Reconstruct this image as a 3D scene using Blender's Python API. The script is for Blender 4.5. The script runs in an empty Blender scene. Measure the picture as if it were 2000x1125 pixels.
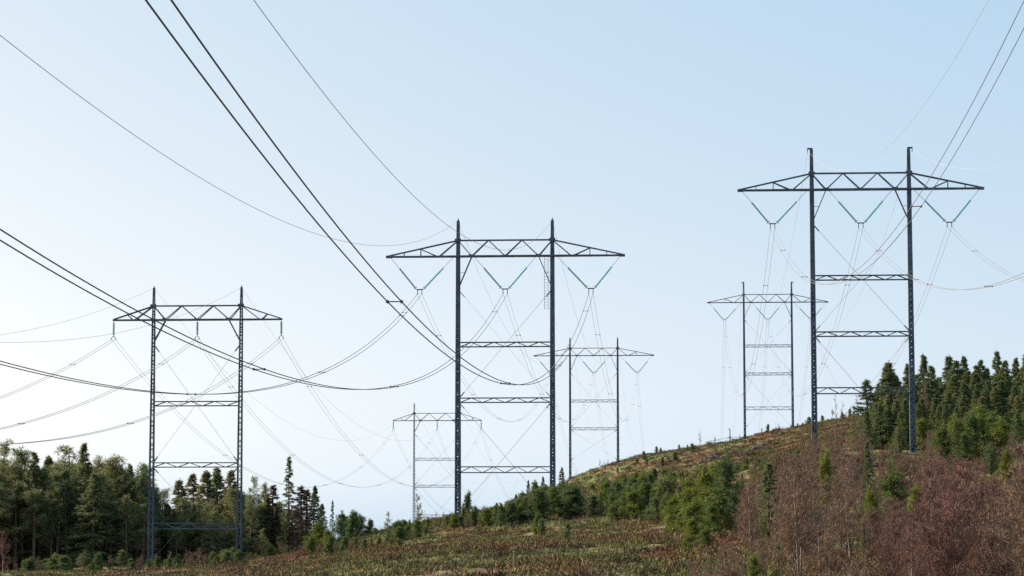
import bpy, math, random
import numpy as np
from mathutils import Vector, noise as mnoise
SC = bpy.context.scene
C = SC.collection
R = math.radians
random.seed(7); np.random.seed(7)

# ------------------------------------------------------------------ camera
F = 5000.0                       # focal length in photo pixels (2000 px wide)
TILT = math.atan(497.5/5000)
cam = bpy.data.cameras.new("camera"); cam.sensor_width = 36; cam.lens = 90
cam.clip_start = 0.5; cam.clip_end = 20000
co = bpy.data.objects.new("camera", cam); C.objects.link(co)
co.location = (0, 0, 0); co.rotation_euler = (math.pi/2+TILT, 0, 0)
SC.camera = co

# ------------------------------------------------------------------ light
SUN_AZ, SUN_EL = R(-68), R(30)    # azimuth from the view direction (+y), negative = left
w = bpy.data.worlds.new("World"); SC.world = w; w.use_nodes = True
nt = w.node_tree; nt.nodes.clear()
sky = nt.nodes.new("ShaderNodeTexSky"); sky.sky_type = 'NISHITA'; sky.sun_disc = False
sky.sun_elevation = SUN_EL; sky.sun_rotation = SUN_AZ
sky.air_density = .5; sky.dust_density = 2.0; sky.ozone_density = 3.0
bg = nt.nodes.new("ShaderNodeBackground"); bg.inputs[1].default_value = 0.1
wo = nt.nodes.new("ShaderNodeOutputWorld")
# a thin pale-blue veil of high haze over the clear sky
tint = nt.nodes.new('ShaderNodeVectorMath'); tint.operation = 'MULTIPLY_ADD'
tint.inputs[1].default_value = (1.32, .88, .385); tint.inputs[2].default_value = (.97, 2.52, 4.10)
sep = nt.nodes.new('ShaderNodeSeparateColor'); nt.links.new(sky.outputs[0], sep.inputs[0])
nt.links.new(sep.outputs[0], tint.inputs[0]); nt.links.new(tint.outputs[0], bg.inputs[0]); nt.links.new(bg.outputs[0], wo.inputs[0])
sl = bpy.data.lights.new("sun", 'SUN'); sl.energy = 5.0; sl.angle = R(0.5); sl.color = (1, .91, .77)
so = bpy.data.objects.new("sun", sl); C.objects.link(so)
sd = Vector((math.sin(SUN_AZ)*math.cos(SUN_EL), math.cos(SUN_AZ)*math.cos(SUN_EL), math.sin(SUN_EL)))
so.rotation_euler = sd.to_track_quat('Z', 'Y').to_euler(); so.location = sd*300
SC.view_settings.view_transform = 'Standard'; SC.view_settings.look = 'None'
SC.view_settings.exposure = 0.926; SC.view_settings.gamma = 1.0
SC.cycles.use_denoising = False; SC.cycles.use_adaptive_sampling = False
SC.cycles.max_bounces = 5; SC.cycles.diffuse_bounces = 3; SC.cycles.transmission_bounces = 3
SC.cycles.transparent_max_bounces = 4

# ------------------------------------------------------------------ geometry helpers
ct, st = math.cos(TILT), math.sin(TILT)
def unproj(px, py, y):           # photo pixel + distance ahead -> world point
    a = (px-1000)/F; b = (562.5-py)/F
    dy = ct-b*st; dz = st+b*ct; k = y/dy
    return Vector((a*k, y, dz*k))
def topz(py, y): return unproj(1000, py, y).z

class MB:
    def __init__(s): s.v = []; s.f = []
    def bar(s, a, b, w, w2=None, up=(0, 0, 1)):
        a = Vector(a); b = Vector(b); d = b-a
        if d.length < 1e-6: return
        d.normalize(); u = Vector(up)
        if abs(d.dot(u)) > .95: u = Vector((0, 1, 0))
        x = d.cross(u).normalized(); y = x.cross(d).normalized()
        w2 = w if w2 is None else w2; n = len(s.v)
        for p, ww in ((a, w), (b, w2)):
            h = ww/2
            for sx, sy in ((-1, -1), (1, -1), (1, 1), (-1, 1)): s.v.append(p+x*sx*h+y*sy*h)
        s.f += [(n, n+1, n+2, n+3)[::-1], (n+4, n+5, n+6, n+7)]
        for i in range(4):
            j = (i+1) % 4; s.f.append((n+i, n+j, n+4+j, n+4+i))
    def plate(s, c, ax, ay, t):                      # centre, half vectors, thickness vector
        c = Vector(c); ax = Vector(ax); ay = Vector(ay); t = Vector(t); n = len(s.v)
        for k in (-1, 1):
            for sx, sy in ((-1, -1), (1, -1), (1, 1), (-1, 1)): s.v.append(c+ax*sx+ay*sy+t*k*.5)
        s.f += [(n+3, n+2, n+1, n), (n+4, n+5, n+6, n+7)]
        for i in range(4):
            j = (i+1) % 4; s.f.append((n+i, n+j, n+4+j, n+4+i))
    def tube(s, pts, rad, n=6):
        rads = rad if isinstance(rad, (list, tuple)) else [rad]*len(pts)
        base = len(s.v); pts = [Vector(p) for p in pts]
        for i, p in enumerate(pts):
            d = (pts[min(i+1, len(pts)-1)]-pts[max(i-1, 0)]).normalized()
            u = Vector((0, 0, 1)) if abs(d.z) < .9 else Vector((0, 1, 0))
            x = d.cross(u).normalized(); y = x.cross(d)
            for k in range(n):
                a = 2*math.pi*k/n; s.v.append(p+(x*math.cos(a)+y*math.sin(a))*rads[i])
        for i in range(len(pts)-1):
            for k in range(n):
                k2 = (k+1) % n; o = base+i*n
                s.f.append((o+k, o+k2, o+n+k2, o+n+k))
        s.f.append(tuple(base+k for k in range(n))[::-1]); o = base+(len(pts)-1)*n
        s.f.append(tuple(o+k for k in range(n)))
    def discs(s, a, b, r, count, n=8):               # string of cap-and-pin discs
        pts = []; rr = []; a = Vector(a); b = Vector(b)
        for i in range(count):
            for t, q in ((.0, .35), (.3, 1), (.55, 1), (.85, .35)):
                pts.append(a.lerp(b, (i+t)/count)); rr.append(r*q)
        s.tube(pts, rr, n)
    def mesh(s, name, mat):
        m = bpy.data.meshes.new(name); m.from_pydata([tuple(v) for v in s.v], [], s.f)
        m.materials.append(mat); m.update(); return m
    def build(s, name, mat, parent=None):
        o = bpy.data.objects.new(name, s.mesh(name, mat)); C.objects.link(o)
        if parent is not None: o.parent = parent
        return o

def tri_mesh(name, V, mat, per=3):
    V = np.asarray(V, dtype=np.float32).reshape(-1, 3); n = len(V)
    m = bpy.data.meshes.new(name)
    m.vertices.add(n); m.vertices.foreach_set('co', V.ravel())
    m.loops.add(n); m.loops.foreach_set('vertex_index', np.arange(n, dtype=np.int32))
    m.polygons.add(n//per); m.polygons.foreach_set('loop_start', np.arange(0, n, per, dtype=np.int32))
    m.materials.append(mat); m.update(calc_edges=True); return m

def tag(o, label, cat, group=None, kind=None):
    if label: o['label'] = label
    if cat: o['category'] = cat
    if group: o['group'] = group
    if kind: o['kind'] = kind
    return o
def empty(name, loc=(0, 0, 0), rz=0.0):
    o = bpy.data.objects.new(name, None); C.objects.link(o)
    o.location = loc; o.rotation_euler = (0, 0, rz); o.empty_display_size = .5
    return o

# ------------------------------------------------------------------ materials
def mat(name, col, rough=.6, metal=0.0, var=.25, scale=3.0, spec=.5):
    m = bpy.data.materials.new(name); m.use_nodes = True; t = m.node_tree; b = t.nodes['Principled BSDF']
    b.inputs['Roughness'].default_value = rough; b.inputs['Metallic'].default_value = metal
    b.inputs['Specular IOR Level'].default_value = spec
    g = t.nodes.new('ShaderNodeNewGeometry'); n = t.nodes.new('ShaderNodeTexNoise'); n.inputs['Scale'].default_value = scale
    n.inputs['Detail'].default_value = 4
    t.links.new(g.outputs['Position'], n.inputs['Vector'])
    r = t.nodes.new('ShaderNodeValToRGB')
    r.color_ramp.elements[0].position = .3; r.color_ramp.elements[1].position = .7
    r.color_ramp.elements[0].color = tuple(c*(1-var) for c in col)+(1,)
    r.color_ramp.elements[1].color = tuple(min(1, c*(1+var)) for c in col)+(1,)
    t.links.new(n.outputs['Fac'], r.inputs['Fac']); t.links.new(r.outputs['Color'], b.inputs['Base Color'])
    return m

def ramp(t, fac, stops):
    r = t.nodes.new('ShaderNodeValToRGB'); e = r.color_ramp.elements
    while len(e) < len(stops): e.new(.5)
    for i, (p, c) in enumerate(stops): e[i].position = p; e[i].color = tuple(c)+(1,)
    t.links.new(fac, r.inputs['Fac']); return r.outputs['Color']
def mix(t, fac, a, b, mode='MIX'):
    m = t.nodes.new('ShaderNodeMix'); m.data_type = 'RGBA'; m.blend_type = mode
    for s, v in ((m.inputs[0], fac), (m.inputs[6], a), (m.inputs[7], b)):
        if hasattr(v, 'links') or hasattr(v, 'is_linked'): t.links.new(v, s)
        elif isinstance(v, (int, float)): s.default_value = v
        else: s.default_value = tuple(v)+(1,)
    return m.outputs[2]
def mathn(t, op, a, b):
    m = t.nodes.new('ShaderNodeMath'); m.operation = op
    for s, v in ((m.inputs[0], a), (m.inputs[1], b)):
        if hasattr(v, 'is_linked'): t.links.new(v, s)
        else: s.default_value = v
    return m.outputs[0]

def foliage(name, dark, light, odd, trans=.25, oddamt=.5):
    """leaf material: each needle clump and each tree takes its own tint."""
    m = bpy.data.materials.new(name); m.use_nodes = True; t = m.node_tree; t.nodes.clear()
    g = t.nodes.new('ShaderNodeNewGeometry'); oi = t.nodes.new('ShaderNodeObjectInfo')
    c = ramp(t, g.outputs['Random Per Island'], [(0, dark), (1, light)])
    c2 = mix(t, mathn(t, 'MULTIPLY', oi.outputs['Random'], oddamt), c, odd)
    d = t.nodes.new('ShaderNodeBsdfDiffuse'); tr = t.nodes.new('ShaderNodeBsdfTranslucent')
    t.links.new(c2, d.inputs['Color']); t.links.new(c2, tr.inputs['Color'])
    ms = t.nodes.new('ShaderNodeMixShader'); ms.inputs[0].default_value = trans
    o = t.nodes.new('ShaderNodeOutputMaterial')
    t.links.new(d.outputs[0], ms.inputs[1]); t.links.new(tr.outputs[0], ms.inputs[2]); t.links.new(ms.outputs[0], o.inputs[0])
    return m

def ground_material(name, islands):
    m = bpy.data.materials.new(name); m.use_nodes = True; t = m.node_tree; b = t.nodes['Principled BSDF']
    b.inputs['Roughness'].default_value = .95; b.inputs['Specular IOR Level'].default_value = .1
    g = t.nodes.new('ShaderNodeNewGeometry')
    def ns(scale, detail=5, dist=0.0, off=0.0):
        mp = t.nodes.new('ShaderNodeMapping'); mp.inputs['Location'].default_value = (off, off, 0); mp.inputs['Scale'].default_value = (1, .8, 1)
        t.links.new(g.outputs['Position'], mp.inputs['Vector'])
        n = t.nodes.new('ShaderNodeTexNoise'); n.inputs['Scale'].default_value = scale; n.inputs['Detail'].default_value = detail
        n.inputs['Distortion'].default_value = dist
        t.links.new(mp.outputs[0], n.inputs['Vector']); return n.outputs['Fac']
    heath = (.150, .082, .050); olive = (.122, .122, .050); dry = (.24, .195, .095); soil = (.085, .058, .040)
    base = ramp(t, ns(.13, 7, .8), [(.40, heath), (.47, (.155, .108, .062)), (.52, olive), (.60, (.105, .118, .046))])
    f1 = ramp(t, ns(.4, 5, .5, 31), [(.55, (0, 0, 0)), (.66, (.8, .8, .8))])
    c = mix(t, f1, base, dry)
    f2 = ramp(t, ns(.22, 5, .8, 77), [(.52, (0, 0, 0)), (.60, (1, 1, 1))])
    c = mix(t, f2, c, soil)
    if islands:
        c = mix(t, 1.0, c, ramp(t, g.outputs['Random Per Island'], [(0, (.45, .45, .45)), (.7, (1.15, 1.1, 1.0)), (1, (1.9, 1.7, 1.5))]), 'MULTIPLY')
    t.links.new(c, b.inputs['Base Color'])
    if not islands:
        bp = t.nodes.new('ShaderNodeBump'); bp.inputs['Strength'].default_value = 1.0; bp.inputs['Distance'].default_value = .5
        t.links.new(ns(1.6, 8, .4, 5), bp.inputs['Height']); t.links.new(bp.outputs[0], b.inputs['Normal'])
    return m

M = {}
M['steel'] = mat('galvanised_steel', (.075, .09, .12), .6, .2, .5, 1.2)
M['steel_dark'] = mat('weathered_steel', (.05, .055, .07), .6, .3, .3, 1.5)
M['glass'] = mat('insulator_glass', (.06, .36, .33), .25, 0, .15, 4)
M['fitting'] = mat('fitting_steel', (.08, .09, .10), .45, .5, .2, 5)
M['wire_dark'] = mat('backlit_conductor', (.035, .035, .045), .6, .3, .2, 1)  # middle line's near wires: backlit darkness put into the colour
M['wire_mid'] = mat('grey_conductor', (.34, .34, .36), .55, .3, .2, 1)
M['wire_light'] = mat('sunlit_conductor', (.12, .118, .125), .85, 0, .15, 1)  # right line's wires: paler than the dark ones, sunlight painted into the colour
M['concrete'] = mat('concrete', (.3, .29, .27), .9, 0, .2, 4)
M['rock'] = mat('grey_rock', (.04, .034, .031), .9, 0, .5, 1.2)
M['bark_pine'] = mat('pine_bark', (.13, .08, .055), .9, 0, .4, 3)
M['bark_dark'] = mat('spruce_bark', (.07, .052, .042), .9, 0, .4, 3)
M['bark_birch'] = mat('birch_bark', (.13, .10, .085), .8, 0, .5, 5)
M['bark_dead'] = mat('dead_bark', (.14, .12, .11), .9, 0, .3, 5)
M['pine'] = foliage('pine_needles', (.052, .078, .045), (.225, .25, .115), (.24, .21, .10), .40, .6)
M['spruce'] = foliage('spruce_needles', (.045, .070, .042), (.18, .225, .105), (.18, .19, .07), .3, .6)
M['young'] = foliage('young_needles', (.050, .078, .026), (.17, .20, .06), (.09, .13, .07), .35, .7)
M['bright'] = foliage('bright_young_needles', (.065, .088, .02), (.20, .225, .052), (.15, .18, .05), .35, .6)
M['birch'] = foliage('bare_birch_twigs', (.10, .064, .045), (.31, .22, .165), (.18, .115, .08), .05, .6)
M['birch_red'] = foliage('reddish_birch_twigs', (.085, .044, .036), (.26, .150, .125), (.15, .095, .07), .05, .5)
M['dead'] = foliage('dead_spruce_twigs', (.060, .042, .036), (.135, .10, .085), (.07, .07, .05), .1, .4)

# ------------------------------------------------------------------ terrain
# (photo pixel x, photo pixel y, distance) where the ground is seen or must lie
CP = [(600,1135,130),(560,1122,170),(800,1088,160),(1000,1120,110),(1300,1120,110),(1000,1062,200),(800,1050,240),
 (895,1004,266),(1082,1008,264),(900,1003,290),(760,1036,285),(700,1060,270),(640,1080,280),
 (1115,936,529),(1207,901,528),(1280,888,533),(1340,876,532),(1400,868,530),(1455,863,529),(1550,838,527),(1600,826,520),(1680,816,500),
 (1100,1000,300),(1200,990,300),(1200,955,400),(1100,968,400),(1300,965,350),(1300,925,440),(1500,905,350),(1500,878,440),
 (1590,890,262),(1785,886,258),(1650,860,380),(1720,850,330),(1030,982,330),(1000,1000,300),(1050,975,430),
 (1900,900,240),(2000,880,260),(1850,845,320),(2000,805,340),(1750,835,380),(1900,795,420),(2000,765,450),(2200,760,400),(2200,860,260),
 (1400,1160,90),(1500,1200,85),(1800,1210,75),(2000,1215,65),(1500,1075,140),(1750,1050,150),(1950,1035,150),(1400,1010,220),(1600,965,210),(1900,950,190),(1330,1040,200),
 (293,1107,271),(466,1098,271),(100,1117,280),(0,1122,250),(300,1124,230),(480,1116,235),(540,1107,238),(420,1112,255),(0,1112,400),(300,1100,400),(520,1090,380),(600,1095,330),
 (853,1078,524),(1000,1020,450),(-200,1120,300),(300,1085,530),(700,1085,420)]
cpx = [unproj(*c) for c in CP]
cpx += [Vector(p) for p in ((0,0,-1.75),(-40,0,-3.5),(30,5,-1.9),(-60,60,-5),(-30,120,-4.2),(0,60,-2.0),(25,40,-1.9),(-70,180,-4.5),(60,60,-1),(70,120,3),(-110,100,-6),(-20,500,-2.5),(120,0,0))]
P = np.array([(p.x, p.y) for p in cpx]); Z = np.array([p.z for p in cpx])
def kern(d2): return -np.sqrt(d2+12.0**2)
D2 = ((P[:, None]-P[None])**2).sum(2); n = len(P)
A = np.zeros((n+1, n+1)); A[:n, :n] = kern(D2)+np.eye(n)*.6; A[:n, n] = 1; A[n, :n] = 1
W = np.linalg.solve(A, np.append(Z, 0))
def base_z(x, y):
    x = np.asarray(x, float); y = np.asarray(y, float)
    xc = np.clip(x, -110, 118); yc = np.clip(y, -5, 534)
    d2 = (xc[..., None]-P[:, 0])**2+(yc[..., None]-P[:, 1])**2
    z = kern(d2)@W[:n]+W[n]
    # behind the ridge the hill falls away to a flat, distant lowland
    f = np.clip((y-538)/420, 0, 1); f = f*f*(3-2*f)*1.0
    drop = np.clip(y-534, 0, 60)**2/60*.25
    z = (z-drop)*(1-f)+(-14)*f
    g = np.clip((np.abs(x)-150)/900, 0, 1); g = g*g*(3-2*g)
    z = z*(1-g)+(-10)*g
    h = np.clip((-y-40)/500, 0, 1); return z*(1-h)+(-8)*h
def bump(x, y):
    v = Vector((x*.13, y*.13, 3.7)); return .45*mnoise.noise(v)+.18*mnoise.noise(v*3.1)
def gz(x, y): return float(base_z(x, y))+bump(x, y)

def axis(lo, hi, step, far, n):
    a = list(np.arange(lo, hi+step/2, step)); g = np.geomspace(step, far, n)
    return np.array(sorted([lo-v for v in np.cumsum(g)]+a+[hi+v for v in np.cumsum(g)]))
xs = axis(-130, 170, 1.5, 1500, 26); ys = axis(0, 620, 2.0, 1800, 26)
X, Y = np.meshgrid(xs, ys); ZZ = np.zeros_like(X)
for i in range(len(ys)): ZZ[i] = base_z(X[i], Y[i])
ZZ += np.array([[bump(x, y) if abs(x) < 300 and -50 < y < 900 else 0 for x in xs] for y in ys])
def grid_mesh(name, X, Y, Z, m):
    h, wd = X.shape; V = np.stack([X, Y, Z], -1).reshape(-1, 3).astype(np.float32)
    idx = np.arange(h*wd).reshape(h, wd)
    Q = np.stack([idx[:-1, :-1], idx[:-1, 1:], idx[1:, 1:], idx[1:, :-1]], -1).reshape(-1, 4).astype(np.int32)
    me = bpy.data.meshes.new(name); me.vertices.add(len(V)); me.vertices.foreach_set('co', V.ravel())
    me.loops.add(Q.size); me.loops.foreach_set('vertex_index', Q.ravel())
    me.polygons.add(len(Q)); me.polygons.foreach_set('loop_start', np.arange(0, Q.size, 4, dtype=np.int32))
    me.polygons.foreach_set('use_smooth', np.ones(len(Q), dtype=bool))
    me.materials.append(m); me.update(calc_edges=True); return me
M['ground'] = ground_material('heath_ground', False); M['heather'] = ground_material('heather_cover', True); M['scrub'] = ground_material('heath_scrub', True)
go = bpy.data.objects.new('ground', grid_mesh('ground', X, Y, ZZ, M['ground'])); C.objects.link(go); go['kind'] = 'structure'

# ------------------------------------------------------------------ pylons
def lattice_leg(x, zb, z1, zt, w0, w1, wt, ch, lace, pitch):
    """square lattice column, feet at zb, crossarm at z1, peak at zt"""
    m = MB()
    def wd(z):
        return w0+(w1-w0)*(z-zb)/(z1-zb) if z < z1 else w1+(wt-w1)*(z-z1)/(zt-z1)
    def corner(z, i):
        h = wd(z)/2; s = ((-1, -1), (1, -1), (1, 1), (-1, 1))[i]
        return Vector((x+s[0]*h, s[1]*h, z))
    for i in range(4):
        m.bar(corner(zb-.6, i), corner(z1, i), ch); m.bar(corner(z1, i), corner(zt, i), ch*.8)
    z = zb; k = 0
    while z < zt-.2:
        st_ = wd(z)*pitch; z2 = min(z+st_, zt)
        for i in range(4):
            j = (i+1) % 4
            a, b = (i, j) if (k+i) % 2 == 0 else (j, i)
            m.bar(corner(z, a), corner(z2, b), ch*lace)
        if k % 4 == 0:
            for i in range(4): m.bar(corner(z, i), corner(z, (i+1) % 4), ch*.5)
        z = z2; k += 1
    m.plate((x, 0, zt+.02), (wt/2+.05, 0, 0), (0, wt/2+.05, 0), (0, 0, .06))
    return m

def lattice_beam(x0, x1, z, dep, wid, ch, pitch):
    m = MB()
    cs = [(-wid/2, z+dep/2), (wid/2, z+dep/2), (-wid/2, z-dep/2), (wid/2, z-dep/2)]
    for y, zz in cs: m.bar((x0, y, zz), (x1, y, zz), ch)
    nn = max(2, round((x1-x0)/pitch)); d = (x1-x0)/nn
    for k in range(nn):
        a, b = x0+k*d, x0+(k+1)*d
        up = k % 2 == 0
        for y in (-wid/2, wid/2):
            m.bar((a, y, z-dep/2 if up else z+dep/2), (b, y, z+dep/2 if up else z-dep/2), ch*.6)
        for zz in (z-dep/2, z+dep/2):
            m.bar((a, -wid/2 if up else wid/2, zz), (b, wid/2 if up else -wid/2, zz), ch*.5)
    return m

def pylon(pos, rot, kind, half, top, up, beams, bases, label, ladder=False, thick=1.0, bracket=True, guy_top=-3.7, brk=-3.2):
    """pos: centre of the lower chord. heights are relative to it."""
    zl = -min(bases); Lx = 4.93 if kind == 'V' else 4.72
    root = empty('lattice_pylon', (pos[0], pos[1], pos[2]+min(bases)), rot)
    tag(root, label, 'pylon', 'power line pylons on the hillside')
    st_, T = M['steel'], thick
    off = zl                                     # local z of the lower chord
    for sgn, b in ((-1, bases[0]), (1, bases[1])):
        leg = lattice_leg(sgn*Lx, off+b, off, off+top, *((.44*T, .27*T, .14*T, .16*T, 1.1, .85) if kind == 'V' else (.50*T, .24*T, .14*T, .12*T, .42, 1.7))).build('leg', st_, root)
        m = MB()
        for sx in (-1, 1):
            for sy in (-1, 1): m.bar((sgn*Lx+sx*.29*T, sy*.29*T, off+b-1.2), (sgn*Lx+sx*.27*T, sy*.27*T, off+b+.12), .42, .3)
        m.build('footing', M['concrete'], leg)
    # crossarm: two lower chords, one upper pair, diagonals in both faces
    m = MB(); W2 = .42; c1 = .15*T; c2 = .12*T; c3 = .085*T
    for y in (-W2, W2):
        m.bar((-half, y*.5, off), (-Lx, y, off), c1); m.bar((Lx, y, off), (half, y*.5, off), c1)
        m.bar((-Lx, y, off), (Lx, y, off), c1)
    nl = int(half*2/1.0)
    for k in range(nl):
        a = -half+k*2*half/nl; b = a+2*half/nl
        q = lambda x: W2 if abs(x) <= Lx else W2*(1-.5*(abs(x)-Lx)/(half-Lx))
        s = 1 if k % 2 else -1
        m.bar((a, s*q(a), off), (b, -s*q(b), off), c3*.7)
        m.bar((a, -q(a), off-.03), (a, q(a), off-.03), c3*.8)
    for y in (-.2, .2):
        m.bar((-Lx, y, off+up), (Lx, y, off+up), c2)
        for s in (-1, 1): m.bar((s*Lx, y, off+up), (s*half, y*.8, off+.08), c2*.95)
    node = 3.5 if kind == 'V' else 3.42
    seq = [(-Lx, up), (-node, 0), (-node/2, up), (0, 0), (node/2, up), (node, 0), (Lx, up)]
    for y in (-1, 1):
        for (xa, za), (xb, zb2) in zip(seq[:-1], seq[1:]):
            m.bar((xa, y*(.2 if za else W2), off+za), (xb, y*(.2 if zb2 else W2), off+zb2), c3)
    if kind == 'V': outer = [((6.9), None), ((8.8), 'd'), ((10.5), 'v')]
    for s in (-1, 1):
        slope = lambda x: up*(half-abs(x))/(half-Lx)
        for y in (-1, 1):
            if kind == 'V':
                m.bar((s*Lx, y*.2, off+up), (s*6.9, y*W2*.85, off), c3)
                m.bar((s*7.1, y*W2*.85, off), (s*8.85, y*.18, off+slope(8.85)), c3)
                m.bar((s*8.85, y*.18, off+slope(8.85)), (s*8.85, y*W2*.7, off), c3*.8)
                m.bar((s*10.6, y*.17, off+slope(10.6)), (s*10.6, y*W2*.6, off), c3*.7)
            else:
                m.bar((s*Lx, y*.2, off+up), (s*6.75, y*W2*.7, off), c3)
                m.bar((s*6.95, y*W2*.7, off), (s*7.5, y*.18, off+slope(7.5)), c3)
        m.plate((s*Lx, -.31, off+up), (.33, 0, 0), (0, 0, .17), (0, .03, 0))
        m.plate((s*node, -W2-.1, off), (.28, 0, 0), (0, 0, .16), (0, .03, 0))
        m.plate((s*(half-.1), 0, off), (.3 if kind == 'V' else .16, 0, 0), (0, .26, 0), (0, 0, .24 if kind == 'V' else .16))
    m.plate((0, -W2-.1, off), (.24, 0, 0), (0, 0, .12), (0, .03, 0))
    m.build('crossarm', st_, root)
    for s in (-1, 1):                             # knee braces
        m = MB()
        for y in (-.2, .2): m.bar((s*node, y, off-.05), (s*(Lx-.1), y, off+brk), c3*1.1)
        for k in range(6):
            t0, t1 = k/6, (k+1)/6; f = lambda t: (s*(node+(Lx-.1-node)*t), off-.05+(brk+.05)*t)
            a, b = f(t0), f(t1); y = .2 if k % 2 else -.2
            m.bar((a[0], y, a[1]), (b[0], -y, b[1]), c3*.6)
        m.bar((s*(Lx+.0), 0, off-1.72), (s*(node+.68), 0, off-1.72), c3*.5)
        m.build('knee_brace', st_, root)
    lw = .2*T
    for i, bz in enumerate(beams):
        lattice_beam(-Lx+lw, Lx-lw, off+bz, .46 if i < 2 else .6, .4, .10*T, 1.22).build('crossbeam', st_, root)
        if False: pass
    # crossed bracing rods in two panels, each rod a pair
    zb_ = max(bases)+.5
    panels = [(guy_top, beams[1]+.3)] + ([(beams[1]-.3, zb_)] if zb_ < beams[1]-4 else [])
    for a, b in panels:
        for s in (-1, 1):
            for y in (-.2, .2):
                p = Vector((s*(Lx-.2), y, off+a)); q = Vector((-s*(Lx-.2), y, off+b)); d = (q-p).normalized()
                m = MB(); m.tube([p, p+d*.7, p+d*.75, q-d*.75, q-d*.7, q], [.04, .04, .008, .008, .04, .04], 5)
                m.build('bracing_rod', M['fitting'], root)
    # earth wire peaks
    for s in (-1, 1):
        m = MB()
        if bracket:
            m.bar((s*(Lx-.1), 0, off+top+.0), (s*(Lx+.42), 0, off+top), .16); m.bar((s*(Lx+.38), 0, off+top), (s*(Lx+.38), 0, off+top-.4), .07)
        else:
            m.tube([(s*Lx, 0, off+top-.9), (s*Lx, 0, off+top-.7), (s*Lx, 0, off+top-.5), (s*Lx, 0, off+top), (s*Lx, 0, off+top+.28)], [.1, .2 if s > 0 else .1, .1, .09, .03], 8)
        m.build('peak', M['fitting'], root)
    # insulators and yokes
    if kind == 'V':
        for c, (xl, xr) in ((-8.95, (-12.0, -5.45)), (0, (-3.2, 3.2)), (8.95, (5.45, 12.0))):
            bz = off-drop_v
            for xx, s in ((xl, -1), (xr, 1)):
                a = Vector((xx, 0, off-.1)); b = Vector((c+s*.33, 0, bz))
                m = MB(); m.discs(a.lerp(b, .33), a.lerp(b, .95), .115, 17)
                io = m.build('insulator', M['glass'], root)
                m = MB(); m.tube([a, a.lerp(b, .34)], .02, 5); m.build('suspension_rod', M['fitting'], io); m = MB(); m.tube([a.lerp(b, .94), b], .03, 5); m.build('end_fitting', M['fitting'], io)
                m = MB(); d = (b-a).normalized(); q = a.lerp(b, .955); nrm = Vector((d.z, 0, -d.x))
                m.bar(q-nrm*.2, q+nrm*.2, .05); m.bar(q-Vector((0, .2, 0)), q+Vector((0, .2, 0)), .05); m.build('arcing_horn', M['fitting'], io)
            m = MB(); m.bar((c-.34, 0, bz), (c+.34, 0, bz), .11)
            for s in (-1, 1):
                m.bar((c+s*.225, 0, bz), (c+s*.225, 0, bz-.42), .07); m.bar((c+s*.225, -.22, bz-.42), (c+s*.225, .22, bz-.42), .08)
            m.build('yoke', M['fitting'], root)
    else:
        for c in (-half+.02, 0, half-.02):
            m = MB(); m.discs((c, 0, off-.25), (c, 0, off-1.62), .14, 11); io = m.build('insulator', M['glass'], root)
            m = MB(); m.tube([(c, 0, off), (c, 0, off-.27)], .025, 5); m.build('suspension_rod', M['fitting'], io); m = MB(); m.tube([(c, 0, off-1.6), (c, 0, off-1.8)], .025, 5); m.build('end_fitting', M['fitting'], io)
            m = MB()
            for s in (-1, 1):
                m.tube([(c, 0, off-1.72), (c+s*.14, 0, off-1.78), (c+s*.225, 0, off-1.98)], .035, 5); m.bar((c+s*.225, -.2, off-2.0), (c+s*.225, .2, off-2.0), .07)
            m.build('yoke', M['fitting'], root)
    if ladder:
        m = MB(); x = Lx-.62
        for dx in (-.2, .2): m.bar((x+dx, -.3, off-.1), (x+dx, -.3, off-5.6), .035)
        for k in range(18): m.bar((x-.2, -.3, off-.4-k*.3), (x+.2, -.3, off-.4-k*.3), .025)
        for k in (0, 6, 12, 17): m.bar((x+.2, -.3, off-.5-k*.3), (Lx-.1, -.1, off-.5-k*.3), .03)
        m.build('ladder', st_, root)
    return root

drop_v = 3.45
HEAD = R(3.85)
T = {'M1': (-.71, 265.69, 29.78), 'R1': (35.55, 258.99, 35.88), 'L1': (-33.55, 272.03, 23.66),
     'M2': (16.94, 528.9, 38.56), 'R2': (52.95, 527.92, 49.54), 'L2': (-15.31, 524.07, 24.87)}
T['R3'] = tuple(unproj(1457, 864, 795)); T['M3'] = (34.6, 792, 24.0+4); T['L3'] = (2.2, 776, 22.0)
T = {k: Vector(v) for k, v in T.items()}
U = Vector((math.cos(HEAD), -math.sin(HEAD), 0))
def leg_bases(t, k):                # ground under each leg, relative to the lower chord
    return [gz(*(T[t]+U*s*k).xy)-T[t].z for s in (-1, 1)]
pylon(T['M1'], -HEAD, 'V', 12.3, 3.75, 1.68, [-9.25, -15.05, -22.25], leg_bases('M1', 4.93),
      'tall steel portal pylon in the middle of the photo with three teal V-shaped insulator strings', ladder=True, bracket=False)
pylon(T['R1'], -HEAD, 'V', 12.3, 4.25, 1.68, [-9.05, -14.8, -20.55], leg_bases('R1', 4.93),
      'tall steel portal pylon on the right beside the dark spruce forest, highest in the photo')
pylon(T['L1'], -HEAD, 'I', 9.05, 3.4, 1.5, [-8.95, -15.45, -21.9], leg_bases('L1', 4.72),
      'steel portal pylon on the left with three short vertical insulators, standing before the pine forest', bracket=False, brk=-2.3, guy_top=-2.8)
pylon(T['M2'], -HEAD, 'V', 12.3, 3.6, 1.55, [-9.4, -15.15], leg_bases('M2', 4.93),
      'small distant portal pylon half behind the right leg of the middle pylon', thick=.85, bracket=False)
pylon(T['R2'], -HEAD, 'V', 12.3, 4.2, 1.65, [-9.05, -14.85, -21.95], leg_bases('R2', 4.93),
      'small distant portal pylon on the ridge just left of the tall right pylon', thick=.85)
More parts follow.
